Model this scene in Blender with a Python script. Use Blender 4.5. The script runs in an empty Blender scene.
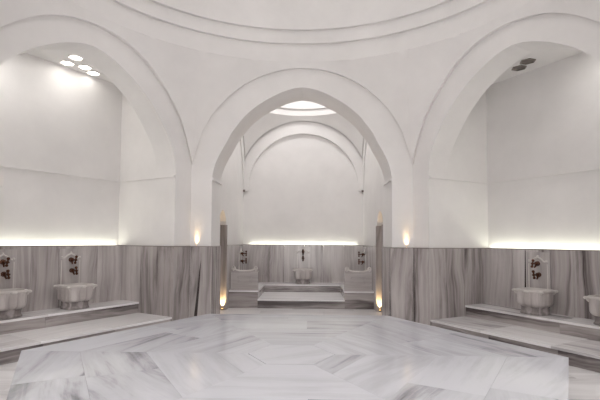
import bpy, math, random
from mathutils import Vector, Matrix
random.seed(7)
D = 4.2                      # metres per layout unit
HF = 0.3358                  # eye height above the floor, layout units
A = math.sqrt(3) / 2
S = 0.888                    # side of the hexagonal hall
AP = A * S                   # apothem
CO = bpy.context.scene.collection
sc = bpy.context.scene

def z_(h): return (h + HF) * D

# ------------------------------------------------------------------ materials
def new_mat(name):
    m = bpy.data.materials.new(name); m.use_nodes = True
    nt = m.node_tree; nt.nodes.clear()
    o = nt.nodes.new('ShaderNodeOutputMaterial'); b = nt.nodes.new('ShaderNodeBsdfPrincipled')
    nt.links.new(b.outputs[0], o.inputs[0])
    return m, nt, b

def srgb(r, g, b):
    f = lambda c: (c / 255 / 12.92) if c / 255 <= .04045 else ((c / 255 + .055) / 1.055) ** 2.4
    return (f(r), f(g), f(b), 1)

def math_node(nt, op, a, b=None, c=None):
    n = nt.nodes.new('ShaderNodeMath'); n.operation = op
    for i, v in enumerate((a, b, c)):
        if v is None: continue
        if isinstance(v, (int, float)): n.inputs[i].default_value = v
        else: nt.links.new(v, n.inputs[i])
    return n.outputs[0]

def marble(name, light, mid, dark, along=.22, across=2.2, fine=14, rough=.22, tone=.16, dist=.6, p=(.28, .5, .68), warp=.25):
    m, nt, b = new_mat(name)
    uv = nt.nodes.new('ShaderNodeUVMap'); uv.uv_map = 'UVMap'
    at = nt.nodes.new('ShaderNodeAttribute'); at.attribute_name = 'rnd'
    sx = nt.nodes.new('ShaderNodeSeparateXYZ'); nt.links.new(uv.outputs[0], sx.inputs[0])
    sr = nt.nodes.new('ShaderNodeSeparateColor'); nt.links.new(at.outputs['Color'], sr.inputs[0])
    # slow bend of the veins
    wn = nt.nodes.new('ShaderNodeTexNoise'); wn.inputs['Scale'].default_value = .9; wn.inputs['Detail'].default_value = 2
    off = math_node(nt, 'MULTIPLY', sr.outputs[1], 37.0)
    cw = nt.nodes.new('ShaderNodeCombineXYZ'); nt.links.new(sx.outputs[0], cw.inputs[0]); nt.links.new(sx.outputs[1], cw.inputs[1]); nt.links.new(off, cw.inputs[2])
    nt.links.new(cw.outputs[0], wn.inputs['Vector'])
    bend = math_node(nt, 'MULTIPLY', math_node(nt, 'SUBTRACT', wn.outputs[0], .5), warp)
    v2 = math_node(nt, 'ADD', sx.outputs[1], bend)
    def layer(al, ac, sc_, det, ds, o):
        c = nt.nodes.new('ShaderNodeCombineXYZ')
        nt.links.new(math_node(nt, 'MULTIPLY', sx.outputs[0], al), c.inputs[0])
        nt.links.new(math_node(nt, 'MULTIPLY', v2, ac), c.inputs[1])
        nt.links.new(math_node(nt, 'ADD', off, o), c.inputs[2])
        n = nt.nodes.new('ShaderNodeTexNoise'); n.inputs['Scale'].default_value = sc_
        n.inputs['Detail'].default_value = det; n.inputs['Distortion'].default_value = ds; n.inputs['Roughness'].default_value = .62
        nt.links.new(c.outputs[0], n.inputs['Vector']); return n.outputs[0]
    a = layer(along, across, 1.6, 6, dist, 0)
    f = layer(along * .6, fine, 1.0, 4, .3, 11)
    mix = math_node(nt, 'ADD', math_node(nt, 'MULTIPLY', a, .68), math_node(nt, 'MULTIPLY', f, .32))
    # per-slab tone: lighter or darker stone; pinned low where shade is painted in
    mix = math_node(nt, 'ADD', mix, math_node(nt, 'MULTIPLY', math_node(nt, 'SUBTRACT', sr.outputs[0], .5), tone))
    cr = nt.nodes.new('ShaderNodeValToRGB'); e = cr.color_ramp.elements
    e[0].position = p[0]; e[0].color = dark; e[1].position = p[2]; e[1].color = light
    k = e.new(p[1]); k.color = mid
    nt.links.new(mix, cr.inputs[0]); nt.links.new(cr.outputs[0], b.inputs['Base Color'])
    b.inputs['Roughness'].default_value = rough
    return m

def plaster(name, col, var=.035):
    m, nt, b = new_mat(name)
    tc = nt.nodes.new('ShaderNodeTexCoord')
    n = nt.nodes.new('ShaderNodeTexNoise'); n.inputs['Scale'].default_value = 1.1; n.inputs['Detail'].default_value = 7; n.inputs['Roughness'].default_value = .6
    nt.links.new(tc.outputs['Object'], n.inputs['Vector'])
    cr = nt.nodes.new('ShaderNodeValToRGB'); e = cr.color_ramp.elements
    e[0].position = .3; e[0].color = tuple(c * (1 - var * 1.6) for c in col[:3]) + (1,)
    e[1].position = .7; e[1].color = tuple(min(1, c * (1 + var)) for c in col[:3]) + (1,)
    nt.links.new(n.outputs[0], cr.inputs[0]); nt.links.new(cr.outputs[0], b.inputs['Base Color'])
    n2 = nt.nodes.new('ShaderNodeTexNoise'); n2.inputs['Scale'].default_value = 9; n2.inputs['Detail'].default_value = 4
    nt.links.new(tc.outputs['Object'], n2.inputs['Vector'])
    bu = nt.nodes.new('ShaderNodeBump'); bu.inputs['Strength'].default_value = .12; bu.inputs['Distance'].default_value = .02
    nt.links.new(n2.outputs[0], bu.inputs['Height']); nt.links.new(bu.outputs[0], b.inputs['Normal'])
    b.inputs['Roughness'].default_value = .85
    return m

def simple(name, col, rough=.4, metal=0., emit=0., ecol=None, var=.1):
    m, nt, b = new_mat(name)
    tc = nt.nodes.new('ShaderNodeTexCoord')
    n = nt.nodes.new('ShaderNodeTexNoise'); n.inputs['Scale'].default_value = 14; n.inputs['Detail'].default_value = 3
    nt.links.new(tc.outputs['Object'], n.inputs['Vector'])
    cr = nt.nodes.new('ShaderNodeValToRGB'); e = cr.color_ramp.elements
    e[0].position = .3; e[0].color = tuple(c * (1 - var) for c in col[:3]) + (1,)
    e[1].position = .7; e[1].color = tuple(min(1, c * (1 + var)) for c in col[:3]) + (1,)
    nt.links.new(n.outputs[0], cr.inputs[0]); nt.links.new(cr.outputs[0], b.inputs['Base Color'])
    b.inputs['Roughness'].default_value = rough; b.inputs['Metallic'].default_value = metal
    if emit:
        b.inputs['Emission Color'].default_value = ecol or col; b.inputs['Emission Strength'].default_value = emit
    return m

M_PL = plaster('plaster', srgb(229, 227, 226), .04)
M_WAIN = marble('wall_marble', srgb(200, 195, 194), srgb(168, 161, 160), srgb(84, 76, 76), along=.26, across=2.2, fine=17, rough=.2, tone=.16, p=(.32, .465, .64), warp=.22)
M_STEP = marble('step_marble', srgb(198, 193, 192), srgb(172, 166, 165), srgb(112, 104, 103), along=.3, across=3.0, fine=12, rough=.2, tone=.12, p=(.28, .47, .66))
M_SLAB = marble('platform_marble', srgb(206, 208, 216), srgb(188, 189, 197), srgb(104, 103, 110), along=.5, across=2.4, fine=13, rough=.14, tone=.22, p=(.25, .42, .60), warp=.14, dist=.45)
M_FLOOR = marble('floor_marble', srgb(236, 235, 237), srgb(214, 212, 214), srgb(132, 128, 130), along=.35, across=2.2, fine=10, rough=.22, tone=.14, p=(.26, .43, .6), warp=.15)
M_TREAD_LIT = marble('tread_marble_lit', srgb(242, 241, 243), srgb(218, 215, 217), srgb(122, 117, 120), along=.35, across=2.6, fine=11, rough=.18, tone=.18, p=(.28, .43, .60), warp=.18)  # pale tone paints the light falling on upward faces
M_BASIN = marble('basin_marble', srgb(212, 207, 205), srgb(182, 175, 173), srgb(112, 103, 101), along=.6, across=3.0, fine=20, rough=.3, tone=.05, p=(.28, .46, .66))
M_CARVE = marble('carved_marble', srgb(226, 222, 219), srgb(200, 195, 192), srgb(150, 143, 140), along=.5, across=2.0, fine=6, rough=.35, tone=.05)
M_VEIN_GAP = simple('dark_vein_gap', srgb(52, 44, 44), .25)
M_CAP_SHADOW = simple('cap_stone_shadow', srgb(112, 99, 97), .3)  # dark tone paints the shadow along the cap edge
M_GROUT = simple('grout', srgb(150, 146, 146), .8)
M_BRONZE = simple('aged_bronze', srgb(88, 58, 46), .3, .85)
M_LED = simple('led_white', srgb(255, 252, 236), .5, 0, 6, srgb(252, 252, 234))
M_WARM = simple('warm_lens', srgb(255, 214, 150), .5, 0, 5, srgb(255, 200, 120))
M_GLOW = simple('lit_glass', srgb(255, 250, 240), .3, 0, 6, srgb(255, 250, 240))
M_FILL = simple('fill_glow', srgb(240, 240, 240), .3, 0, 3.0, srgb(255, 250, 245))  # glow of the added dome discs and entrance pane
M_DARKGL = simple('dark_glass', srgb(96, 88, 82), .25)
M_STEEL = simple('fixture_metal', srgb(120, 112, 104), .35, .8)
M_WHITE = simple('white_enamel', srgb(232, 228, 226), .4, var=.03)

# ------------------------------------------------------------------ mesh builder
class MB:
    def __init__(s): s.v = []; s.f = []; s.uv = []; s.r = []; s.sm = []
    def poly(s, pts, vein=None, rnd=None, smooth=False, uvs=None):
        pts = [Vector(p) for p in pts]
        i0 = len(s.v); s.v += [tuple(p) for p in pts]; s.f.append(list(range(i0, i0 + len(pts))))
        if uvs is None:
            n = Vector((0, 0, 0))
            for i in range(len(pts)):
                n += pts[i].cross(pts[(i + 1) % len(pts)])
            n = n.normalized() if n.length > 1e-12 else Vector((0, 0, 1))
            d = Vector(vein or (0, 0, 1)).normalized()
            if abs(n.dot(d)) > .9:
                d = Vector((d.y, d.z, d.x)) if abs(n.dot(Vector((d.y, d.z, d.x)))) < .9 else Vector((d.z, d.x, d.y))
            d = (d - n * d.dot(n)).normalized(); c = n.cross(d)
            if c.x + c.y * .3 + c.z * .1 < 0: c = -c
            uvs = [(p.dot(d), p.dot(c)) for p in pts]
        s.uv.append(uvs); s.r.append(rnd or (.5, .5)); s.sm.append(smooth)
    def box(s, o, ex, ey, ez, vein=None, rnd=None, ch=0):
        # o corner, three edge vectors
        o = Vector(o); ex = Vector(ex); ey = Vector(ey); ez = Vector(ez)
        if ex.cross(ey).dot(ez) < 0: ex, ey = ey, ex
        P = lambda a, b, c: o + ex * a + ey * b + ez * c
        for q in (((0,0,0),(0,1,0),(1,1,0),(1,0,0)), ((0,0,1),(1,0,1),(1,1,1),(0,1,1)), ((0,0,0),(1,0,0),(1,0,1),(0,0,1)),
                  ((0,1,0),(0,1,1),(1,1,1),(1,1,0)), ((0,0,0),(0,0,1),(0,1,1),(0,1,0)), ((1,0,0),(1,1,0),(1,1,1),(1,0,1))):
            s.poly([P(*k) for k in q], vein, rnd)
    def prism(s, pts, z0, z1, vein=None, rnd=None):
        pts = [Vector((p[0], p[1], 0)) for p in pts]
        ar = sum(pts[i].x * pts[(i+1) % len(pts)].y - pts[(i+1) % len(pts)].x * pts[i].y for i in range(len(pts)))
        if ar < 0: pts = pts[::-1]
        up = lambda p, z: Vector((p.x, p.y, z))
        s.poly([up(p, z1) for p in pts], vein, rnd); s.poly([up(p, z0) for p in pts[::-1]], vein, rnd)
        for i in range(len(pts)):
            a, b = pts[i], pts[(i + 1) % len(pts)]
            s.poly([up(a, z0), up(b, z0), up(b, z1), up(a, z1)], vein, rnd)
    def loft(s, rings, vein=None, rnd=None, smooth=True, close0=True, close1=True):
        for a, b in zip(rings[:-1], rings[1:]):
            n = len(a)
            for i in range(n):
                j = (i + 1) % n
                s.poly([a[i], a[j], b[j], b[i]], vein, rnd, smooth)
        if close0: s.poly(rings[0][::-1], vein, rnd)
        if close1: s.poly(rings[-1], vein, rnd)
    def tube(s, path, radii, seg=10, **k):
        path = [Vector(p) for p in path]
        if isinstance(radii, (int, float)): radii = [radii] * len(path)
        rings = []; up = None
        for i, p in enumerate(path):
            t = (path[min(i + 1, len(path) - 1)] - path[max(i - 1, 0)]).normalized()
            if up is None:
                up = Vector((0, 0, 1)) if abs(t.z) < .9 else Vector((1, 0, 0))
            x = t.cross(up).normalized(); up = x.cross(t).normalized()
            rings.append([p + (x * math.cos(q) + up * math.sin(q)) * radii[i] for q in [2 * math.pi * j / seg for j in range(seg)]])
        s.loft(rings, **k)
    def ball(s, c, r, seg=10, ring=6, sc_=(1, 1, 1), **k):
        c = Vector(c); R = []
        for i in range(1, ring):
            a = math.pi * i / ring - math.pi / 2
            R.append([c + Vector((math.cos(a) * math.cos(q) * r * sc_[0], math.cos(a) * math.sin(q) * r * sc_[1], math.sin(a) * r * sc_[2])) for q in [2 * math.pi * j / seg for j in range(seg)]])
        s.loft(R, **k)
    def build(s, name, mat, parent=None, M=None, weld=False):
        me = bpy.data.meshes.new(name)
        vs = s.v if M is None else [tuple(M @ Vector(v)) for v in s.v]
        me.from_pydata(vs, [], s.f)
        i = 0; ud = []; cd = []
        for f, u, r in zip(s.f, s.uv, s.r):
            for q in u: ud += [q[0], q[1]]; cd += [r[0], r[1], 0, 1]
        me.uv_layers.new(name='UVMap').data.foreach_set('uv', ud)
        me.color_attributes.new('rnd', 'FLOAT_COLOR', 'CORNER').data.foreach_set('color', cd)
        me.polygons.foreach_set('use_smooth', s.sm)
        me.materials.append(mat); me.update()
        if weld:
            import bmesh
            bm = bmesh.new(); bm.from_mesh(me); bmesh.ops.remove_doubles(bm, verts=bm.verts, dist=1e-5); bmesh.ops.recalc_face_normals(bm, faces=bm.faces); bm.to_mesh(me); bm.free(); me.set_sharp_from_angle(angle=math.radians(32))
        o = bpy.data.objects.new(name, me); CO.objects.link(o)
        if parent: o.parent = parent
        return o

def tag(o, label, cat=None, group=None, kind=None):
    if label: o['label'] = label
    if cat: o['category'] = cat
    if group: o['group'] = group
    if kind: o['kind'] = kind
    return o
def struct(o, label): return tag(o, label, None, None, 'structure')
def empty(name, loc=(0, 0, 0), rz=0):
    o = bpy.data.objects.new(name, None); CO.objects.link(o); o.location = loc; o.rotation_euler = (0, 0, rz); o.empty_display_size = .1
    return o
def copy_tree(o, parent=None):
    c = o.copy(); CO.objects.link(c)
    if parent: c.parent = parent
    for ch in list(o.children): copy_tree(ch, c)
    return c
rr = lambda: (random.random(), random.random())

# ------------------------------------------------------------------ frames
class Frame:
    """wall frame: s along the wall, t outwards through it, h layout height"""
    def __init__(s, ox, oy, ang):
        s.o = Vector((ox, oy, 0)); s.a = ang
        s.e = Vector((math.cos(ang), math.sin(ang), 0)); s.n = Vector((-math.sin(ang), math.cos(ang), 0))
    def __call__(s, a, t, h):
        p = (s.o + s.e * a + s.n * t) * D; p.z = z_(h); return p
def hall_frame(k):
    ang = k * math.pi / 3
    return Frame(-math.sin(ang) * AP, 1 + math.cos(ang) * AP, ang)

def catmull(P, n=3):
    out = []
    for i in range(len(P) - 1):
        p0 = P[max(i-1, 0)]; p1 = P[i]; p2 = P[i+1]; p3 = P[min(i+2, len(P)-1)]
        for j in range(n):
            t = j / n
            out.append(tuple(.5 * ((2*p1[k]) + (-p0[k]+p2[k])*t + (2*p0[k]-5*p1[k]+4*p2[k]-p3[k])*t*t + (-p0[k]+3*p1[k]-3*p2[k]+p3[k])*t**3) for k in (0, 1)))
    out.append(P[-1]); return out
# arch profiles: list of (half-width, rise above springing)
HS = .2466
INNER = [(.360, 0), (.3585, .03), (.3545, .06), (.346, .092), (.333, .122), (.314, .154), (.289, .190), (.259, .228), (.226, .262), (.188, .294), (.149, .320), (.110, .3415), (.070, .3585), (.035, .369), (0, .374)]
INN = catmull(INNER, 3)
INC = catmull([(.360, 0), (.3575, .025), (.350, .055), (.338, .085), (.322, .117), (.303, .150), (.285, .186), (.258, .223), (.227, .260), (.190, .292), (.150, .319), (.110, .341), (.070, .3585), (.035, .369), (0, .374)], 3)
ARCHC = [(-x, y) for x, y in INC] + [(x, y) for x, y in INC[::-1][1:]]
ARCH = [(-x, y) for x, y in INN] + [(x, y) for x, y in INN[::-1][1:]]     # left springing to right springing

T = .184; TA = .105; TC = .172; TB = .322; HC = .6565; HTOP = .735; SLO = -HF - .01
P_OUT = AP - .014
TAN30 = math.tan(math.pi / 6)
def outer_rise(s): return .449 * math.sqrt(max(0, 1 - (s / .4412) ** 2))
SIDE = [(0, .444), (.07, .437), (.14, .4175), (.206, .383), (.27, .331), (.33, .270), (.365, .225), (.395, .165), (.42, .10), (.439, .05)]
SIDE = catmull(SIDE, 6)
def side_rise(s, sgn):
    s = abs(s - sgn * .015 * (1 - (s / .4382) ** 2))
    for (a, b), (c, d) in zip(SIDE[:-1], SIDE[1:]):
        if s <= c: return b + (d - b) * (s - a) / (c - a)
    return SIDE[-1][1]

def hall_wall(name, k, niche=True, label=''):
    F = hall_frame(k); m = MB(); a = .36; T = TA if niche else TC
    q = lambda *P: m.poly([F(*p) for p in P])
    # jamb fronts
    for sg in (-1, 1):
        q((sg*a, 0, SLO), (sg*S/2, 0, SLO), (sg*S/2, 0, HS), (sg*a, 0, HS))
    q((-S/2, 0, HS), (-a, 0, HS), (-a, 0, HTOP), (-S/2, 0, HTOP)); q((a, 0, HS), (S/2, 0, HS), (S/2, 0, HTOP), (a, 0, HTOP))
    AR = ARCH if niche else ARCHC
    for (x0, y0), (x1, y1) in zip(AR[:-1], AR[1:]):
        q((x0, 0, HS+y0), (x1, 0, HS+y1), (x1, 0, HTOP), (x0, 0, HTOP))
        m.poly([F(x0, 0, HS+y0), F(x0, T, HS+y0), F(x1, T, HS+y1), F(x1, 0, HS+y1)], smooth=True)
        if niche or k == 0: q((x0, T, HS+y0), (x0, T, HC if niche else .80), (x1, T, HC if niche else .80), (x1, T, HS+y1))
    tb = TB if niche else T
    for sg in (-1, 1):
        q((sg*a, 0, SLO), (sg*a, tb, SLO), (sg*a, tb, HS), (sg*a, 0, HS))
    if niche:
        for sg in (-1, 1):
            q((sg*a, T, HS), (sg*a, TB, HS), (sg*a, TB, HC), (sg*a, T, HC))
            # thickness behind the side walls
        q((-a, TB+.012, SLO), (a, TB+.012, SLO), (a, TB+.012, HC), (-a, TB+.012, HC))
        for sg in (-1, 1): q((sg*a, TB, SLO), (sg*a, TB+.012, SLO), (sg*a, TB+.012, HC), (sg*a, TB, HC))
    o = m.build(name, M_PL); struct(o, label)
    if niche:
        c = MB(); c.box(F(-a-.01, TA+.0005, HC), F.e*(2*a+.02)*D, F.n*(TB-TA+.03)*D, (0, 0, .1))
        struct(c.build('ceiling', M_PL), 'flat plaster ceiling of ' + label)
    return F

def string_course(F, name, label, hs=HS, a=.36, t0=0, t1=TB, back=True):
    m = MB(); e = .008; hh = .0035
    for sg in (-1, 1):
        m.box(F(sg*a, t0, hs-hh), F.e*(-sg*e)*D, F.n*(t1-t0)*D, (0, 0, 2*hh*D))
    if back: m.box(F(-a+e, t1+.012-e, hs-hh), F.e*(2*a-2*e)*D, F.n*e*D, (0, 0, 2*hh*D))
    o = m.build(name, M_PL); return struct(o, label)

def panels(m, F, s0, t0, s1, t1, h0, h1, width=.16, th=.006, flip=1):
    """run of upright marble slabs from (s0,t0) to (s1,t1); face stands th in front (to the flip side)"""
    d = Vector((s1-s0, t1-t0)); L = d.length; n = max(1, round(L / width)); d /= L
    nn = Vector((d.y, -d.x)) * th * flip
    g = .0004
    x = 0
    cuts = [0] + [i / n + random.uniform(-.12, .12) / n for i in range(1, n)] + [1]
    for i in range(n):
        a = cuts[i]*L + g; b = cuts[i+1]*L - g; r = rr()
        o = F(s0+d.x*a, t0+d.y*a, h0); ex = F(s0+d.x*b, t0+d.y*b, h0) - o
        ey = F(s0+d.x*a+nn.x, t0+d.y*a+nn.y, h0) - o
        m.box(o, ex, ey, (0, 0, (h1-h0)*D), (F.e * .02 + Vector((0, 0, 1))), r)

WT = -.026       # top of the wainscot
def wainscot(F, label, niche=True, cove=.03):
    m = MB(); a = .36; th = .006; T = .184 if niche else TC
    for sg in (-1, 1):
        panels(m, F, sg*(S/2 - th*TAN30), 0, sg*(a-th), 0, SLO, WT, .12, th, 1 if sg < 0 else -1)
        t1 = (TB - cove + .012) if niche else T
        # reveal and side wall
        panels(m, F, sg*a, -th, sg*a, T, SLO, WT, .11, th, 1 if sg < 0 else -1)
        if niche: panels(m, F, sg*a, T, sg*a, t1+cove, SLO, WT, .14, th, 1 if sg < 0 else -1)
    if niche:
        panels(m, F, -a+th, t1, a-th, t1, SLO, WT, .12, th, 1)
    o = m.build('trim_1', M_WAIN); struct(o, 'streaked grey marble wainscot ' + label)
    c = MB(); ct = th + .0015; ch = .0022
    for sg in (-1, 1):
        x0 = sg*(a-ct); x1 = sg*(S/2)
        c.box(F(x0, -ct, WT), F.e*(x1-x0)*D, F.n*ct*D, (0, 0, ch*D))
        c.box(F(sg*a, -ct, WT), F.e*(-sg*ct)*D, F.n*((t1+cove if niche else T)+ct)*D, (0, 0, ch*D))
    if niche: c.box(F(-a, t1-ct, WT), F.e*(2*a)*D, F.n*(ct)*D, (0, 0, ch*D))
    struct(c.build('trim_2', M_CAP_SHADOW), 'thin stone capping with painted edge shadow along the wainscot ' + label)

# ------------------------------------------------------------------ hall
NAMES = {0: ('wall_far', 'far wall with the arch into the domed bay'), 1: ('wall_left', 'left arched alcove'), 5: ('wall_right', 'right arched alcove'),
         2: ('wall_near_left', 'near left arched alcove'), 4: ('wall_near_right', 'near right arched alcove'), 3: ('wall_near', 'near wall with the entrance arch')}
FR = {}
for k, (nm, lb) in NAMES.items():
    FR[k] = hall_wall(nm, k, k not in (0, 3), 'white plaster of the ' + lb)
    wainscot(FR[k], 'of the ' + lb, k not in (0, 3))
    if k not in (0, 3): string_course(FR[k], 'trim_3', 'thin plaster string course round the ' + lb)
    else: string_course(FR[k], 'trim_3', 'plaster corbel lines at the springing of the ' + lb, t0=0, t1=TC, back=False)

# pendentives + drum + dome, one mesh
def pendentive(m, cx, cy, nside, p, back, arc, r_top, h_top, h_spr, nseg=28, nv=12, ang0=0, bulge=1.0):
    half = math.pi / nside
    pc = p / math.cos(half)
    for k in range(nside):
        base = ang0 + k * 2 * half
        cols = []
        for i in range(nseg + 1):
            th = half * (2 * i / nseg - 1)
            rb = p / math.cos(th); hb = h_spr + arc(p * math.tan(th), k)
            hb = min(hb, h_top - .004)
            Rs = pc; col = []
            def rs(h): return math.sqrt(max(Rs * Rs - (h - h_spr) ** 2 * (Rs*Rs - r_top*r_top) / max(1e-6, (h_top - h_spr) ** 2), 1e-6))
            c0 = rb - rs(hb)
            for j in range(nv + 1):
                w = j / nv; h = hb + (h_top - hb) * w
                col.append((rs(h) + c0 * (1 - w), h))
            cols.append((th, col, rb, hb))
        P = lambda th, r, h: Vector(((cx - math.sin(base + th) * r) * D, (cy + math.cos(base + th) * r) * D, z_(h)))
        for (ta, ca, ra, ha), (tb, cb, rb_, hb) in zip(cols[:-1], cols[1:]):
            for j in range(nv):
                m.poly([P(ta, *ca[j]), P(tb, *cb[j]), P(tb, *cb[j+1]), P(ta, *ca[j+1])], smooth=True)
            m.poly([P(ta, ra, ha), P(ta, ra + back / math.cos(ta), ha), P(tb, rb_ + back / math.cos(tb), hb), P(tb, rb_, hb)])

def drum(m, cx, cy, prof, seg=96):
    """prof: list of (r,h); consecutive pairs make bands"""
    for (r0, h0), (r1, h1) in zip(prof[:-1], prof[1:]):
        for i in range(seg):
            a = 2*math.pi*i/seg; b = 2*math.pi*(i+1)/seg
            P = lambda t, r, h: Vector(((cx + math.cos(t)*r)*D, (cy + math.sin(t)*r)*D, z_(h)))
            m.poly([P(a, r0, h0), P(a, r1, h1), P(b, r1, h1), P(b, r0, h0)], smooth=True)

def dome_prof(r, h, rise, n=14, r_end=.0):
    out = []
    for i in range(n + 1):
        a = math.pi/2 * i / n
        x = r * math.cos(a)
        if x < r_end: break
        out.append((max(x, .0), h + rise * math.sin(a)))
    return out
m = MB()
RT = .752; H3 = .7181; H2 = .7885; H1 = .8395
pendentive(m, 0, 1, 6, P_OUT, .014, lambda q, k: outer_rise(q) if k in (0, 3) else side_rise(q, -1 if k in (1, 2) else 1), RT, H3, HS)
OC = .16
drum(m, 0, 1, [(RT, H3), (RT, H2), (RT-.012, H2+.0005), (RT-.013, H1), (RT-.025, H1+.0005)] + dome_prof(RT-.025, H1+.001, .62, 24, OC))
struct(m.build('ceiling', M_PL, weld=True), 'main white dome with two stepped rings over six curved pendentives')

# ------------------------------------------------------------------ centre bay (square, domed)
BX = -.007; BW = .367; B0 = 1 + AP + TC; B1 = 2.70; BH = .303; BTOP = .7556
BF = Frame(BX, B1, 0)
def bay():
    m = MB(); W = BW
    cy = B0 + (B1 - B0) / 2
    hw = (B1 - B0) / 2
    # back wall
    m.poly([BF(-W, .012, SLO), BF(W, .012, SLO), BF(W, .012, .80), BF(-W, .012, .80)])
    for sg in (-1, 1): m.poly([BF(sg*W, 0, SLO), BF(sg*W, .012, SLO), BF(sg*W, .012, .80), BF(sg*W, 0, .80)])
    # side walls with a door opening
    z0, z1 = DOOR
    for sg in (-1, 1):
        Q = lambda y, h, o=0: Vector(((BX + sg*(W+o))*D, y*D, z_(h)))
        m.poly([Q(B0, SLO), Q(z0, SLO), Q(z0, .80), Q(B0, .80)])
        m.poly([Q(z1, SLO), Q(B1, SLO), Q(B1, .80), Q(z1, .80)])
        N = 10; hw_ = (z1-z0)/2; mid = (z0+z1)/2
        pr = [(mid - hw_*math.cos(math.pi*i/N), DH0 + (DH1-DH0)*(math.sin(math.pi*i/N)*.75 + .25*(1-abs(math.cos(math.pi*i/N))))) for i in range(N+1)]
        for (ya, ha), (yb, hb) in zip(pr[:-1], pr[1:]):
            m.poly([Q(ya, ha), Q(yb, hb), Q(yb, .80), Q(ya, .80)])
            m.poly([Q(ya, ha), Q(yb, hb), Q(yb, hb, .18), Q(ya, ha, .18)])
        for y in (z0, z1): m.poly([Q(y, SLO), Q(y, SLO, .18), Q(y, DH0, .18), Q(y, DH0)])
        m.poly([Q(z0-.02, SLO, .18), Q(z1+.02, SLO, .18), Q(z1+.02, .2, .18), Q(z0-.02, .2, .18)])
    struct(m.build('wall_bay', M_PL), 'white plaster walls of the square domed bay behind the far arch')
    # arch bands, back and sides
    b = MB()
    ri = .354; hi = .333; ro = .430
    fr = [BF, Frame(BX - W, cy, math.pi/2), Frame(BX + W, cy, -math.pi/2)]
    for F in fr:
        w2 = W if F is BF else hw
        n = 64
        def off(h): return -.0075 * max(0, min(1, (h - BH + .01) / .16))
        tb = .012 if F is BF else 0
        C = [-w2 + 2*w2*i/n for i in range(n+1)]
        C = sorted(set(C + [-.3359, .3359, -.33, .33]))
        top = lambda q: BH + .04 + math.sqrt(max(0, .39**2 - q*q))
        bot = lambda q: .321 + math.sqrt(.336**2 - q*q) if abs(q) < .336 else BH
        for x0, x1 in zip(C[:-1], C[1:]):
            b0, b1 = bot(x0), bot(x1)
            if abs(x0) > .3359 + 1e-6 or abs(x1) > .3359 + 1e-6: b0 = b1 = BH
            K = 6
            for k in range(K):
                g = lambda q, bb, w: bb + (top(q) - bb) * w
                h00, h10, h11, h01 = g(x0, b0, k/K), g(x1, b1, k/K), g(x1, b1, (k+1)/K), g(x0, b0, (k+1)/K)
                b.poly([F(x0, off(h00), h00), F(x1, off(h10), h10), F(x1, off(h11), h11), F(x0, off(h01), h01)])
            b.poly([F(x0, off(b0), b0), F(x0, tb, b0), F(x1, tb, b1), F(x1, off(b1), b1)])
    struct(b.build('trim_4', M_PL), 'raised blind arches on the walls of the domed bay')
    c = MB()
    sx = 1
    def arc(s, k=0): return .04 + math.sqrt(max(0, .39**2 - s*s))
    pendentive(c, BX, cy, 4, W-.014, .014, arc, W-.03, BTOP, BH, nseg=30)
    drum(c, BX, cy, [(W-.03, BTOP), (W-.03, .795), (W-.04, .796), (W-.04, .83)] + dome_prof(W-.041, .83, .33, 14, .09), 64)
    struct(c.build('ceiling', M_PL, weld=True), 'small white dome and pendentives of the bay behind the far arch')
    # small brackets in the corners
    for sg, w in ((-1, 'left'), (1, 'right')):
        k = MB(); k.box(BF(sg*W, 0, BH-.006), BF.e*(-sg*.012)*D, BF.n*(-.012)*D, (0, 0, .012*D))
        struct(k.build('trim_5', M_CAP_SHADOW), 'tiny corner bracket at the springing, %s back corner of the bay' % w)
    return cy
DOOR = (1.985, 2.165); DH0 = .075; DH1 = .145
CY = bay()
TW = TB + .012 - .03 - .006     # face of the alcove back wainscot
L1 = -.2918 ; L2 = -.2491
# bay wainscot
m = MB()
for sg in (-1, 1):
    SF = Frame(BX, 0, 0)
    z0, z1 = DOOR
    panels(m, SF, sg*BW, B0, sg*BW, z0-.006, SLO, WT, .1, .006, 1 if sg < 0 else -1)
    panels(m, SF, sg*BW, z1+.006, sg*BW, B1, SLO, WT, .14, .006, 1 if sg < 0 else -1)
panels(m, BF, -BW, -.018, BW, -.018, SLO, WT, .12, .006, 1)
struct(m.build('trim_6', M_WAIN), 'streaked grey marble wainscot round the domed bay')
m = MB()
for sg in (-1, 1):
    panels(m, SF, sg*(BW-.006), z1, sg*(BW+.17), z1, SLO, DH0, .2, .006, 1 if sg > 0 else -1)
    panels(m, SF, sg*(BW-.006), z0, sg*(BW+.17), z0, SLO, DH0, .2, .006, -1 if sg > 0 else 1)
struct(m.build('trim_9', M_STEP), 'pale marble lining of the two narrow doorways in the bay')
m = MB()
m.box(BF(-BW, -.0255, WT), BF.e*2*BW*D, BF.n*.0075*D, (0, 0, .0022*D))
for sg in (-1, 1):
    m.box(Frame(BX, 0, 0)(sg*BW, DOOR[1]+.006, WT), Vector((-sg*.0075*D, 0, 0)), Vector((0, (B1-DOOR[1]-.006)*D, 0)), (0, 0, .0022*D))
struct(m.build('trim_7', M_CAP_SHADOW), 'thin stone capping with painted edge shadow along the bay wainscot')

m = MB()
F0 = FR[0]
m.poly([F0(-.4215, -.0062, -.30), F0(-.409, -.0062, -.30), F0(-.4015, -.0062, -.18), F0(-.397, -.0062, -.075), F0(-.4035, -.0062, -.12), F0(-.412, -.0062, -.21)], (0, 0, 1))
m.poly([FR[5](-.178, TW-.0003, L2+.004), FR[5](-.169, TW-.0003, L2+.004), FR[5](-.169, TW-.0003, WT-.004), FR[5](-.172, TW-.0003, WT-.004)], (0, 0, 1))  # dark wedge beside the right alcove tap panel
struct(m.build('trim_8', M_VEIN_GAP), 'almost black vein in the pier marble and dark wedge beside a tap panel')
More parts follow.
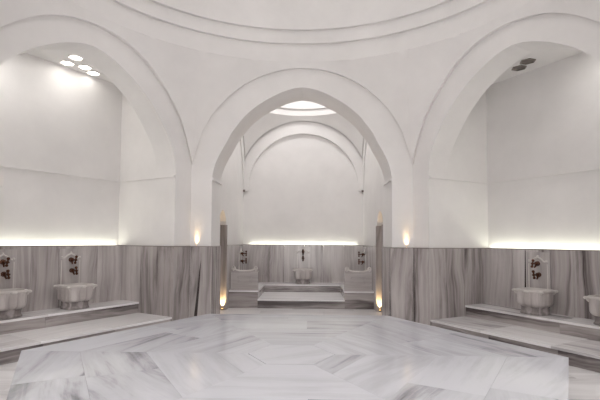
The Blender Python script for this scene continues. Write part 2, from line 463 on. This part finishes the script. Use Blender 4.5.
# entry bay behind the camera
m = MB(); EB = -.75; e0 = 1 - AP - TC
pt = lambda x, y, h: Vector((x*D, y*D, z_(h)))
for sg in (-1, 1):
    m.poly([pt(sg*.45, e0, SLO), pt(sg*.45, EB, SLO), pt(sg*.45, EB, .72), pt(sg*.45, e0, .72)])
    m.poly([pt(sg*.36, e0, SLO), pt(sg*.45, e0, SLO), pt(sg*.45, e0, .72), pt(sg*.36, e0, .72)])
for (x0, y0), (x1, y1) in zip(ARCHC[:-1], ARCHC[1:]):
    m.poly([pt(x0, e0, HS+y0), pt(x0, e0, .72), pt(x1, e0, .72), pt(x1, e0, HS+y1)])
m.poly([pt(-.45, EB, SLO), pt(.45, EB, SLO), pt(.45, EB, .72), pt(-.45, EB, .72)])
m.poly([pt(-.45, EB, .72), pt(.45, EB, .72), pt(.45, e0, .72), pt(-.45, e0, .72)])
struct(m.build('wall_entrance', M_PL), 'white plaster entrance bay behind the near arch')

# ------------------------------------------------------------------ floor
m = MB()
x = -9
FZ = 0
def floor_tiles(x0, x1, y0, y1, tw, tl, vein):
    y = y0; row = 0
    while y < y1 - 1e-6:
        yb = min(y + tw, y1); x = x0 - (tl * .5 if row % 2 else 0)
        while x < x1 - 1e-6:
            a = max(x, x0); b = min(x + tl, x1)
            if b - a > .01:
                m.box((a+.001, y+.001, FZ-.03), (b-a-.002, 0, 0), (0, yb-y-.002, 0), (0, 0, .03), vein, rr())
            x += tl
        y = yb; row += 1
floor_tiles(-5.2, 5.2, -3.3, 12.0, .62, 1.25, (1, 0, 0))
m.box((-5.3, -3.4, -.09), (10.6, 0, 0), (0, 15.5, 0), (0, 0, .058), (1, 0, 0))
struct(m.build('floor', M_FLOOR), 'pale marble slab floor of the hall')

# ------------------------------------------------------------------ hexagonal heated platform
SCX = -.006; RS = .608; ZT = z_(-.2510)
plat = empty('marble_platform', (SCX*D, D, 0))
tag(plat, 'large hexagonal pale marble platform filling the middle of the hall floor', 'platform')
def hexp(r, ang=0): return [(r*math.cos(math.pi/3*i+ang)*D, r*math.sin(math.pi/3*i+ang)*D) for i in range(6)]
m = MB()
m.prism(hexp(RS-.030), 0.0, ZT-.085, (1, 0, 0), rr())
m.build('base', M_STEP, plat)
m = MB()
m.prism(hexp(RS-.0012), ZT-.085, ZT-.010, (1, 0, 0), (.8, .3))
m.build('slab_edge', M_SLAB, plat)
m = MB()
rings = [.0975, .168, .325, .475, RS]
g = .0006/D
def trap(r0, r1, u0, u1, k):
    # u in units of lateral coordinate at apothem position
    a = math.pi/3*k + math.pi/6
    er = Vector((math.cos(a), math.sin(a), 0)); et = Vector((-math.sin(a), math.cos(a), 0))
    p0 = r0*A + g; p1 = r1*A - g
    pts = []
    def lim(p): return p*TAN30 - g*1.2
    pts = [er*p0 + et*max(u0+g, -lim(p0)), er*p1 + et*max(u0+g, -lim(p1)), er*p1 + et*min(u1-g, lim(p1)), er*p0 + et*min(u1-g, lim(p0))]
    pts = [p*D for p in pts]
    if (pts[3]-pts[0]).dot(et) < 0.0: # degenerate inner edge -> triangle
        return None
    return [(p.x, p.y) for p in pts], et
for k in range(6):
    for ri in range(len(rings)-1):
        r0, r1 = rings[ri], rings[ri+1]
        full = r1/2
        n = max(1, round(2*full/.27)) if ri > 0 else 1
        j = random.uniform(-.06, .06) if n > 1 else 0
        cuts = [-full] + [(-full + 2*full*i/n) + j for i in range(1, n)] + [full]
        for i in range(n):
            u0, u1 = cuts[i], cuts[i+1]
            t = trap(r0, r1, u0, u1, k)
            if t is None: continue
            pts, et = t
            tone = random.random()
            d = et if random.random() < .8 else et + Vector((et.y, -et.x, 0)) * random.uniform(-.35, .35)
            m.prism(pts, ZT-.009, ZT, d, (tone, random.random()))
m.build('paving', M_SLAB, plat)
m = MB(); m.prism(hexp(.0975-.0016), ZT-.009, ZT+.0005, (1, .5, 0), (.95, .37))
m.build('centre_stone', M_SLAB, plat)
m = MB(); m.prism(hexp(RS-.004), ZT-.0099, ZT-.0065, (1, 0, 0)); m.build('grout', M_GROUT, plat)

# ------------------------------------------------------------------ stepped ledges
L1 = -.2918 ; L2 = -.2491
def ledge(F, label):
    r = empty('stepped_ledge', tuple((F.o*D)), F.a); tag(r, label, 'ledge')
    G = Frame(0, 0, 0); a = .36-.0065
    def slab_run(m, t0, t1, h0, h1, n, vein=(1, 0, 0), nose=0):
        cuts = [-a] + [-a + 2*a*i/n + random.uniform(-.02, .02) for i in range(1, n)] + [a]
        for i in range(n):
            m.box(G(cuts[i]+.0003, t0, h0), (( cuts[i+1]-cuts[i]-.0006)*D, 0, 0), (0, (t1-t0)*D, 0), (0, 0, (h1-h0)*D), vein, rr())
    e = .0075; tk = .0075
    m = MB(); slab_run(m, .003, T+.004, SLO+.01, L1-tk, 3); m.r = [(.08, q[1]) for q in m.r]; m.build('lower_riser', M_WAIN, r)  # tone pinned low: riser shade painted into the marble
    m = MB(); slab_run(m, -.003, T+.004, L1-tk, L1, 3, (1, .12, 0)); m.build('lower_tread', M_TREAD_LIT, r)
    t1 = TB+.012-.03-.0062
    m = MB(); slab_run(m, T+.004, t1, L1-tk, L2-tk, 2); m.r = [(.08, q[1]) for q in m.r]; m.build('upper_riser', M_WAIN, r)  # riser shade painted in by the low tone
    m = MB(); slab_run(m, T-.001, t1, L2-tk, L2, 2, (1, -.1, 0)); m.build('upper_tread', M_TREAD_LIT, r)
    return r
ledge(FR[1], 'two-step grey marble ledge in the left alcove under two basins')
ledge(FR[5], 'two-step grey marble ledge in the right alcove under two basins')
ledge(FR[2], 'two-step marble ledge in the near left alcove')
ledge(FR[4], 'two-step marble ledge in the near right alcove')

# bay platform (U-shaped plinth with a sunk seat)
PF = 2.225; PB = 2.545
pl = empty('marble_bench', (BX*D, PF*D, 0)); tag(pl, 'U-shaped grey marble bench with a lower seat across the domed bay', 'bench')
G = Frame(0, 0, 0); wi = .2165; wo = BW-.0065; dp = B1-.018-.0062-PF; db = PB-PF; tk = .007
for sg, nm in ((-1, 'side_block'), (1, 'side_block')):
    m = MB(); x0 = min(sg*wi, sg*wo); m.box(G(x0, 0, -HF), ((wo-wi)*D, 0, 0), (0, dp*D, 0), (0, 0, (L2-tk+HF)*D), (1, 0, 0), rr())
    m.r = [(0, q[1]) for q in m.r]; m.build(nm, M_WAIN, pl)  # lowest tone: shade of upright faces put into the colour
m = MB(); m.box(G(-wi, db+.002, -HF), (2*wi*D, 0, 0), (0, (dp-db-.002)*D, 0), (0, 0, (L2-tk+HF)*D), (1, 0, 0), rr()); m.r = [(0, q[1]) for q in m.r]; m.build('back_block', M_WAIN, pl)  # same painted shade on the back riser
m = MB()
m.prism([G(-wo, -.003, 0)[:2], G(-wi+.002, -.003, 0)[:2], G(-wi+.002, db, 0)[:2], G(-wo, dp, 0)[:2]], z_(L2-tk), z_(L2), (0, 1, 0), rr())
m.prism([G(wo, -.003, 0)[:2], G(wi-.002, -.003, 0)[:2], G(wi-.002, db, 0)[:2], G(wo, dp, 0)[:2]], z_(L2-tk), z_(L2), (0, 1, 0), rr())
m.prism([G(-wi+.002, db, 0)[:2], G(wi-.002, db, 0)[:2], G(wo, dp, 0)[:2], G(-wo, dp, 0)[:2]], z_(L2-tk), z_(L2), (1, 0, 0), rr())
m.build('coping', M_TREAD_LIT, pl)
m = MB(); m.box(G(-wi, .0, -HF), (2*wi*D, 0, 0), (0, db*D, 0), (0, 0, (L1-tk+HF)*D), (1, 0, 0), rr()); m.r = [(0, q[1]) for q in m.r]; m.build('seat_riser', M_WAIN, pl)  # seat riser darkened the same way, shade in the colour
m = MB(); m.box(G(-wi, -.004, L1-tk), (2*wi*D, 0, 0), (0, (db+.006)*D, 0), (0, 0, tk*D), (1, 0, 0), rr()); m.build('seat', M_TREAD_LIT, pl)

# ------------------------------------------------------------------ basins
def basin_outline(w, d, z, scal=.04, n=80):
    pts = []
    for i in range(n):
        a = 2*math.pi*i/n; c, s_ = math.cos(a), math.sin(a)
        k = 1 / (abs(c)**3.8 + abs(s_)**3.8) ** (1/3.8)
        k *= 1 + scal*math.cos(8*a)
        pts.append(Vector((w*c*k, d*s_*k, z)))
    return pts
def make_basin():
    r = empty('marble_basin')
    W, Dp, H = .222, .19, .36
    m = MB(); R = []
    for f, z, sc_ in ((.74, .112, .0), (.84, .125, .015), (.92, .145, .02), (.955, .175, .025), (.965, .25, .025), (.965, .31, .025), (.96, .326, .01)):
        R.append(basin_outline(W*f, Dp*f, z, sc_))
    m.loft(R, (0, 0, 1), (.6, .3), close0=True, close1=True)
    m.build('body', M_BASIN, r, weld=True)
    m = MB(); R = [basin_outline(W*f, Dp*f, z, 0) for f, z in ((.96, .326), (1.05, .328), (1.065, .336), (1.06, .350), (1.03, .36), (.90, .362), (.87, .35), (.80, .29), (.62, .22), (.3, .195), (.06, .19))]
    m.loft(R, (1, 0, 0), (.6, .3), close0=False, close1=True)
    m.build('rim', M_CARVE, r, weld=True)
    for sx in (-1, 1):
        for sy in (-1, 1):
            m = MB()
            c = Vector((sx*W*.93, sy*Dp*.90, .338))
            m.ball(c, .034, 12, 8, (1.15, 1, .66), vein=(0, 0, 1))
            m.tube([c + Vector((-sx*.02, -sy*.02, -.01)), c + Vector((-sx*.01, -sy*.01, -.03)), c + Vector((-sx*.02, -sy*.02, -.05))], [.024, .018, .008], 8)
            m.build('corner_scroll', M_CARVE, r)
    m = MB(); m.ball((0, -Dp*1.02, .338), .036, 12, 8, (1.4, .7, .6)); m.build('front_boss', M_CARVE, r)
    m = MB(); R = [basin_outline(W*f, Dp*f, z, q) for f, z, q in ((.76, .0, 0), (.80, .004, 0), (.80, .024, 0), (.76, .034, 0), (.735, .05, .02), (.735, .09, .02), (.78, .104, 0), (.78, .113, 0))]
    m.loft(R, (0, 0, 1), (.1, .8)); m.build('foot', M_WAIN, r, weld=True)  # darker marble, low tone: shade under the bowl partly painted in
    return r
BG = 'carved marble wash basins'
basin0 = make_basin(); used = [False]
def put_basin(x, y, z, rz, label, group=BG, s=1):
    b = basin0 if not used[0] else copy_tree(basin0); used[0] = True
    b.location = (x, y, z); b.rotation_euler = (0, 0, rz); b.scale = (s, s, s); tag(b, label, 'basin', group); return b

# backplate with carved crest: local x along wall, -y to the hall, z up
def make_plate(w=.37, h=.895):
    r = empty('tap_panel')
    m = MB(); m.box((-w/2, -.022, 0), (w, 0, 0), (0, .022, 0), (0, 0, h), (0, 0, 1), (.75, .2)); m.build('stone_plate', M_STEP, r)
    m = MB()
    m.box((-w/2+.03, -.028, .02), (.014, 0, 0), (0, .006, 0), (0, 0, h*.78), (0, 0, 1)); m.box((w/2-.044, -.028, .02), (.014, 0, 0), (0, .006, 0), (0, 0, h*.78), (0, 0, 1))
    m.build('moulding', M_CARVE, r)
    P = []
    n = 24
    for i in range(n+1):
        u = -1 + 2*i/n; a = abs(u)
        zz = h*.90 - .075*a**1.5 + .028*math.exp(-((a-.0)/.16)**2) - .012*math.cos(a*9) * (1-a)
        if a > .8: zz += (a-.8)*.16
        P.append((u*(w/2-.045), -.026, zz))
    m = MB(); m.tube(P, .013, 8); m.ball(P[0], .019, 8, 6); m.ball(P[-1], .019, 8, 6)
    m.ball((0, -.026, h*.90+.03), .016, 8, 6)
    m.build('carved_crest', M_CARVE, r)
    return r
def make_tap():
    r = empty('wall_tap')
    m = MB(); m.tube([(0, 0, 0), (0, -.008, 0), (0, -.014, 0)], [.042, .042, .028], 14)
    m.tube([(0, -.01, 0), (0, -.03, 0), (0, -.045, 0), (0, -.065, 0), (0, -.085, 0)], [.022, .034, .038, .034, .018], 12)
    m.tube([(0, -.08, 0), (0, -.13, .0), (0, -.15, 0)], [.017, .014, .018], 10)
    m.build('body', M_BRONZE, r)
    m = MB(); m.tube([(0, -.045, -.02), (0, -.062, -.05), (0, -.075, -.062), (0, -.08, -.078)], [.02, .015, .013, .015], 10); m.build('spout', M_BRONZE, r)
    m = MB(); m.tube([(0, -.155, -.045), (0, -.150, 0), (0, -.155, .05)], [.012, .015, .012], 8)
    m.ball((0, -.155, .058), .026, 10, 6); m.ball((0, -.155, -.052), .024, 10, 6); m.ball((0, -.158, 0), .024, 10, 6)
    m.tube([(-.03, -.155, 0), (0, -.152, 0), (.03, -.155, 0)], [.009, .012, .009], 8)
    m.build('handle', M_BRONZE, r)
    return r
plate0 = make_plate(); tap0 = make_tap(); pu = [False]; tu = [False]
def put_plate(p, rz, label):
    b = plate0 if not pu[0] else copy_tree(plate0); pu[0] = True
    b.location = p; b.rotation_euler = (0, 0, rz); tag(b, label, 'wall panel', 'marble panels behind the taps')
def put_tap(p, rz, label, tilt=0):
    b = tap0 if not tu[0] else copy_tree(tap0); tu[0] = True
    b.location = p; b.rotation_euler = (0, tilt, rz); b.scale = (.86,)*3; tag(b, label, 'tap', 'bronze wall taps')
TW = TB + .012 - .03 - .006     # face of the alcove back wainscot
L1 = -.2918 ; L2 = -.2491
def station(F, s, words, t=.237):
    p = F(s + (-.012 if F is FR[1] else .022 if s < 0 else .014), t, L2); put_basin(p.x, p.y, p.z, F.a, 'carved pale marble basin ' + words[0])
    q = F(s, TW-.0005, L2 + .001); put_plate(tuple(q), F.a, 'upright marble tap panel with carved crest ' + words[1])
    for h, nm, tl in ((-.076, 'upper', .2), (-.116, 'lower', -.15)):
        q = F(s + (.0 if nm == 'upper' else .004), TW-.0055, h); put_tap(tuple(q), F.a, '%s dark bronze tap on the panel %s' % (nm, words[1]), tl)
station(FR[1], .128, ('in the left alcove, nearer the corner', 'right of the left alcove pair'))
station(FR[1], -.105, ('in the left alcove, cut by the left picture edge', 'at the left picture edge'))
station(FR[5], -.118, ('in the right alcove, nearer the corner', 'in the right alcove above the whole basin'))
station(FR[5], .135, ('in the right alcove, cut by the right picture edge', 'beyond the right picture edge'))
# centre bay
yw = B1 - .018 - .006
put_basin(BX*D + .01, (yw)*D - .265, z_(L2), 0, 'small carved marble basin in the middle of the back ledge of the bay', s=1.0)
put_plate((BX*D+.01, yw*D - .002, z_(L2)+.005), 0, 'upright marble tap panel above the middle basin of the bay')
for h, nm in ((-.067, 'upper'), (-.105, 'lower')):
    put_tap((BX*D+.01, yw*D - .024, z_(h)), 0, '%s dark bronze tap above the middle basin of the bay' % nm)
def carved_front(w=.565, h=.49):
    r = empty('carved_panel'); n = 28
    m = MB(); th = .07
    prof = []
    for i in range(n+1):
        u = -1 + 2*i/n; a = abs(u)
        prof.append((u*w/2, h - .085*(1 - a**3.0) - (.0 if a < .93 else (a-.93)*.5)))
    for (x0, z0), (x1, z1) in zip(prof[:-1], prof[1:]):
        m.poly([(x0, 0, 0), (x1, 0, 0), (x1, 0, z1), (x0, 0, z0)], (1, 0, 0)); m.poly([(x1, th, 0), (x0, th, 0), (x0, th, z0), (x1, th, z1)], (1, 0, 0))
        m.poly([(x0, 0, z0), (x1, 0, z1), (x1, th, z1), (x0, th, z0)], (1, 0, 0)); m.poly([(x0, 0, 0), (x0, th, 0), (x1, th, 0), (x1, 0, 0)], (1, 0, 0))
    for i in (0, n): x, z = prof[i]; m.poly([(x, 0, 0), (x, th, 0), (x, th, z), (x, 0, z)], (1, 0, 0))
    m.build('slab', M_WAIN, r)
    m = MB()
    P = [(x, -.006, z + .004) for x, z in prof[2:-2]]
    m.tube(P, .016, 8)
    for sg in (-1, 1):
        pts = []
        for i in range(15):
            a = i/14*1.6*math.pi; rad = .052*(1 - i/14*.72)
            pts.append((sg*(w/2 - .062) + sg*rad*math.sin(a)*1.0, -.006, h - .030 - rad*math.cos(a) + .01))
        m.tube(pts, [.016 - .007*i/14 for i in range(15)], 8); m.ball(pts[-1], .018, 8, 6, (1, .8, 1))
    m.build('scrolled_edge', M_CARVE, r)
    m = MB(); x0, x1, z0, z1 = -.15, .15, .14, .30; b = .018
    for q in ((x0, z0, x1-x0, b), (x0, z1-b, x1-x0, b), (x0, z0, b, z1-z0), (x1-b, z0, b, z1-z0)):
        m.box((q[0], -.012, q[1]), (q[2], 0, 0), (0, .014, 0), (0, 0, q[3]), (1, 0, 0))
    m.box((x0+.05, -.009, z0+.05), (x1-x0-.1, 0, 0), (0, .010, 0), (0, 0, z1-z0-.1), (1, 0, 0))
    m.build('relief_frame', M_STEP, r)
    m = MB(); m.box((-w/2-.004, -.01, 0), (w+.008, 0, 0), (0, .012, 0), (0, 0, .03), (1, 0, 0)); m.build('foot_moulding', M_STEP, r)
    return r
cf = carved_front(); cf2 = copy_tree(cf)
for o, sg, w in ((cf, -1, 'left'), (cf2, 1, 'right')):
    o.location = ((BX + sg*(wi + .067))*D, (PF+.006)*D, z_(L2)); tag(o, 'carved marble screen with scrolled top and framed relief, %s end of the bay bench' % w, 'carved panel', 'carved screens of the bay bench')
for sg, w in ((-1, 'left'), (1, 'right')):
    put_basin((BX + sg*(BW-.075))*D, 2.50*D, z_(L2), sg*-math.pi/2, 'carved marble basin behind the screen at the %s of the bay' % w, s=.92)
    X = (BX + sg*(BW-.0062))*D
    put_plate((X, 2.56*D, z_(L2)+.005), -sg*math.pi/2, 'upright marble tap panel on the %s wall of the bay' % w)
    for h, nm in ((-.075, 'upper'), (-.118, 'lower')):
        put_tap((X - sg*.022, 2.56*D, z_(h)), -sg*math.pi/2, '%s dark bronze tap on the %s wall of the bay' % (nm, w))

# ------------------------------------------------------------------ lamps
def area(name, loc, rot, sx, sy, p, col=(1, 1, 1), shape='RECTANGLE', spread=None):
    l = bpy.data.lights.new(name, 'AREA'); l.shape = shape; l.size = sx
    if shape in ('RECTANGLE', 'ELLIPSE'): l.size_y = sy
    l.energy = p; l.color = col
    if spread: l.spread = spread
    o = bpy.data.objects.new(name, l); CO.objects.link(o); o.location = loc; o.rotation_euler = rot
    return o
def spot(name, loc, target, p, col, ang, blend=.6, rad=.02):
    l = bpy.data.lights.new(name, 'SPOT'); l.energy = p; l.color = col; l.spot_size = ang; l.spot_blend = blend; l.shadow_soft_size = rad
    o = bpy.data.objects.new(name, l); CO.objects.link(o); o.location = loc
    o.rotation_euler = (Vector(target) - Vector(loc)).to_track_quat('-Z', 'Y').to_euler(); return o

# LED strips in the coves behind the wainscot
def led(F, s0, s1, tc, label, p):
    m = MB(); m.box(F(s0, tc-.004, WT-.0055), F.e*(s1-s0)*D, F.n*.008*D, (0, 0, .004*D))
    tag(m.build('led_strip', M_LED), label, 'light strip', 'LED strips in the wainscot coves')
    a = area('cove_light', F((s0+s1)/2, tc, WT-.001), (math.pi, 0, F.a), (s1-s0)*D, .02, p, (.96, 1, .82))
for k, w, p in ((1, 'left alcove', 2.4), (5, 'right alcove', 3.2), (2, 'near left alcove, added unseen', 1.8), (4, 'near right alcove, added unseen', 1.8)):  # strips in the two near alcoves are added, out of view
    led(FR[k], -.345, .345 - (.0 if k != 1 else .0), TB+.012-.016, 'white LED strip glowing above the wainscot of the ' + w, p)
led(BF, -.325, .325, .000, 'white LED strip glowing above the back wainscot of the domed bay', 1.8)

# warm uplights on the two far corners
def uplight(loc, words, tgt, p, ang=.5, r0=.022, hh=.03):
    r = empty('uplight', loc); tag(r, 'small warm uplight ' + words, 'uplight', 'warm uplights')
    m = MB(); m.tube([(0, 0, 0), (0, 0, hh)], [r0, r0], 14); m.build('housing', M_STEEL, r)
    m = MB(); m.tube([(0, 0, hh-.001), (0, 0, hh+.003)], [r0*.8, r0*.8], 14); m.build('lens', M_WARM, r)
    spot('uplight_beam', (loc[0], loc[1], loc[2]+hh+.006), tgt, p, (1, .68, .32), ang, .9, .015)
for sg, w in ((-1, 'left'), (1, 'right')):
    x = sg*(S/2-.028); y = 1+AP-.0068
    uplight((x*D, y*D, z_(WT)+.0022*D), 'on the wainscot capping of the %s far pier' % w, (x*D, y*D+.15, z_(WT)+1.03), 7, 1.0, .008, .003)
    spot('uplight_beam', (x*D, y*D, z_(WT)+.02), (x*D, y*D+.028, z_(WT)+.30), 9, (1, .68, .32), .42, 1.0, .01)
    xx = BX + sg*(BW+.012); yy = DOOR[1]-.013
    uplight((xx*D, yy*D, 0.0), 'on the floor of the %s doorway of the bay' % w, ((xx+sg*.003)*D, (yy+.012)*D, 2.0), 60, 1.2)

# hexagonal glass lights in the alcove ceilings
def hex_light(F, s, t, mat, label, lit):
    p = F(s, t, HC); r = empty('ceiling_light', tuple(p), F.a + .3); tag(r, label, 'ceiling light', 'hexagonal glass ceiling lights')
    R = .115
    ring = lambda q, z: [Vector((q*math.cos(math.pi/3*i), q*math.sin(math.pi/3*i), z)) for i in range(6)]
    m = MB(); m.loft([ring(R, 0), ring(R, -.012), ring(R*.88, -.014), ring(R*.86, -.004)], smooth=False, close0=False, close1=False); m.build('rim', M_WHITE if lit else M_STEEL, r)
    m = MB(); m.loft([ring(R*.87, -.003), ring(R*.87, -.006)], smooth=False); m.build('glass', mat, r)
    if lit:
        q = F(s, t, HC-.006); area('ceiling_beam', tuple(q), (0, 0, 0), .16, 0, lit, (1, .985, .95), 'DISK')
for (s, t), w in zip(((.074, .215), (.088, .290), (.146, .270), (.199, .297)), ('nearest the arch', 'leftmost by the back wall', 'middle of the group', 'rightmost by the back wall')):
    hex_light(FR[1], s, t, M_GLOW, 'added unseen hexagonal fill light in the left alcove ceiling, ' + w, 2.2 if 'arch' in w else .3)
for (s, t), w in zip(((-.107, .240), (-.162, .269)), ('upper right of two', 'lower left of two')):
    hex_light(FR[5], s, t, M_DARKGL, 'unlit dark hexagonal glass light in the right alcove ceiling, ' + w, 0)

for (s, t), w in zip(((.17, .20), (.25, .25)), ('upper left of the hidden pair', 'lower right of the hidden pair')):  # added pair out of view, brightening each side alcove
    hex_light(FR[1], -s, t, M_GLOW, 'added unseen hexagonal fill light in the left alcove ceiling, ' + w.replace('left', 'end').replace('right', 'end'), 4.5)
    hex_light(FR[5], s, t, M_GLOW, 'added unseen hexagonal fill light in the right alcove ceiling, ' + w, 4.2)
for k, sd in ((2, 'left'), (4, 'right')):  # added out-of-view lights that fill the alcoves opposite
    for j, (a_, b_) in enumerate(((-.15, .21), (.15, .21))):
        hex_light(FR[k], a_, b_, M_GLOW, 'added unseen hexagonal fill light in the near %s alcove ceiling, %s' % (sd, ('nearer the entrance', 'nearer the side alcove')[j if k == 2 else 1 - j]), 30)
# added glowing discs at both dome crowns, unseen, to light the rooms
def added_oculus(cx, cy, r, h, label, p):
    m = MB(); n = 24
    m.loft([[Vector(((cx + math.cos(2*math.pi*i/n)*r)*D, (cy + math.sin(2*math.pi*i/n)*r)*D, z_(hh))) for i in range(n)] for hh in (h, h+.01)], smooth=False)
    tag(m.build('fill_skylight', M_FILL), label, 'fill_skylight', 'added dome skylights')
    area('dome_fill', (cx*D, cy*D, z_(h)-.02), (0, 0, 0), 2*r*D, 0, p, (1, .992, .99), 'DISK')
added_oculus(0, 1, OC+.03, H1+.021+.585, 'added unseen round skylight at the crown of the main dome', 25)
added_oculus(BX, CY, .12, .83+.318, 'added unseen round skylight at the crown of the bay dome', 52)
# added fill lamps in the entrance bay ceiling, out of view
for sx in (-.2, .2):
    r = empty('ceiling_light', (sx*D, -.35*D, z_(.72))); tag(r, 'added unseen downlight in the entrance bay ceiling, %s one' % ('left' if sx < 0 else 'right'), 'ceiling light')
    m = MB(); m.tube([(0, 0, 0), (0, 0, -.02)], [.16, .16], 20); m.build('rim', M_WHITE, r)
    m = MB(); m.tube([(0, 0, -.019), (0, 0, -.023)], [.14, .14], 20); m.build('glass', M_GLOW, r)
    area('fill_downlight', (sx*D, -.35*D, z_(.72)-.04), (0, 0, 0), .5, 0, 15, (1, .97, .94), 'DISK')

# added glowing door behind the camera, unseen, to brighten the far walls
d = empty('fill_door', (0, EB*D + .01, 0)); tag(d, 'added unseen glowing door throwing fill light into the entrance bay behind the viewer', 'door')
m = MB()
for x in (-1.35, -.03, 1.29): m.box((x, 0, 0), (.06, 0, 0), (0, .06, 0), (0, 0, 3.0))
for zz in (0, 2.94): m.box((-1.35, 0, zz), (2.7, 0, 0), (0, .06, 0), (0, 0, .06))
m.build('frame', M_WHITE, d)
m = MB(); m.box((-1.29, .02, .06), (2.58, 0, 0), (0, .01, 0), (0, 0, 2.88)); m.build('pane', M_FILL, d)
area('door_fill', (0, EB*D + .1, 1.6), (math.pi/2, 0, 0), 2.5, 2.8, 80, (1, .99, .985))

# small white wall box on a thin stem at the left alcove
p = FR[1](-.1145, TB+.012, HS)
r = empty('wall_box', tuple(p), FR[1].a); tag(r, 'small white box hanging on a thin rod under the moulding, left picture edge', 'wall fixture')
m = MB(); m.tube([(0, -.035, 0), (0, -.035, -.16)], [.009, .009], 8); m.build('rod', M_WHITE, r)
m = MB(); m.box((-.05, -.085, -.30), (.10, 0, 0), (0, .085, 0), (0, 0, .15)); m.build('box', M_WHITE, r)

# ------------------------------------------------------------------ world, camera, view
w = bpy.data.worlds.new('world'); sc.world = w; w.use_nodes = True
w.node_tree.nodes['Background'].inputs[0].default_value = (.8, .82, .85, 1); w.node_tree.nodes['Background'].inputs[1].default_value = .3
cam = bpy.data.cameras.new('camera'); co = bpy.data.objects.new('camera', cam); CO.objects.link(co); sc.camera = co
f = 444.37; cam.sensor_fit = 'HORIZONTAL'; cam.sensor_width = 36; cam.lens = f/600*36; cam.shift_y = (218.3-200)/600; cam.clip_start = .02
yaw, pitch, roll, x0 = .0214, .0506, .0070, .0324
fw = Vector((-math.sin(yaw)*math.cos(pitch), math.cos(yaw)*math.cos(pitch), math.sin(pitch)))
rt = Vector((math.cos(yaw), math.sin(yaw), 0)); up = rt.cross(fw)
r2 = rt*math.cos(roll) + up*math.sin(roll); u2 = up*math.cos(roll) - rt*math.sin(roll)
M = Matrix((r2, u2, -fw)).transposed().to_4x4(); M.translation = Vector((x0*D, 0, z_(0))); co.matrix_world = M
sc.view_settings.view_transform = 'Standard'; sc.view_settings.look = 'None'; sc.view_settings.gamma = 1; sc.view_settings.use_curve_mapping = False
sc.view_settings.exposure = -.12
sc.cycles.max_bounces = 10; sc.cycles.diffuse_bounces = 8; sc.cycles.caustics_reflective = False; sc.cycles.caustics_refractive = False
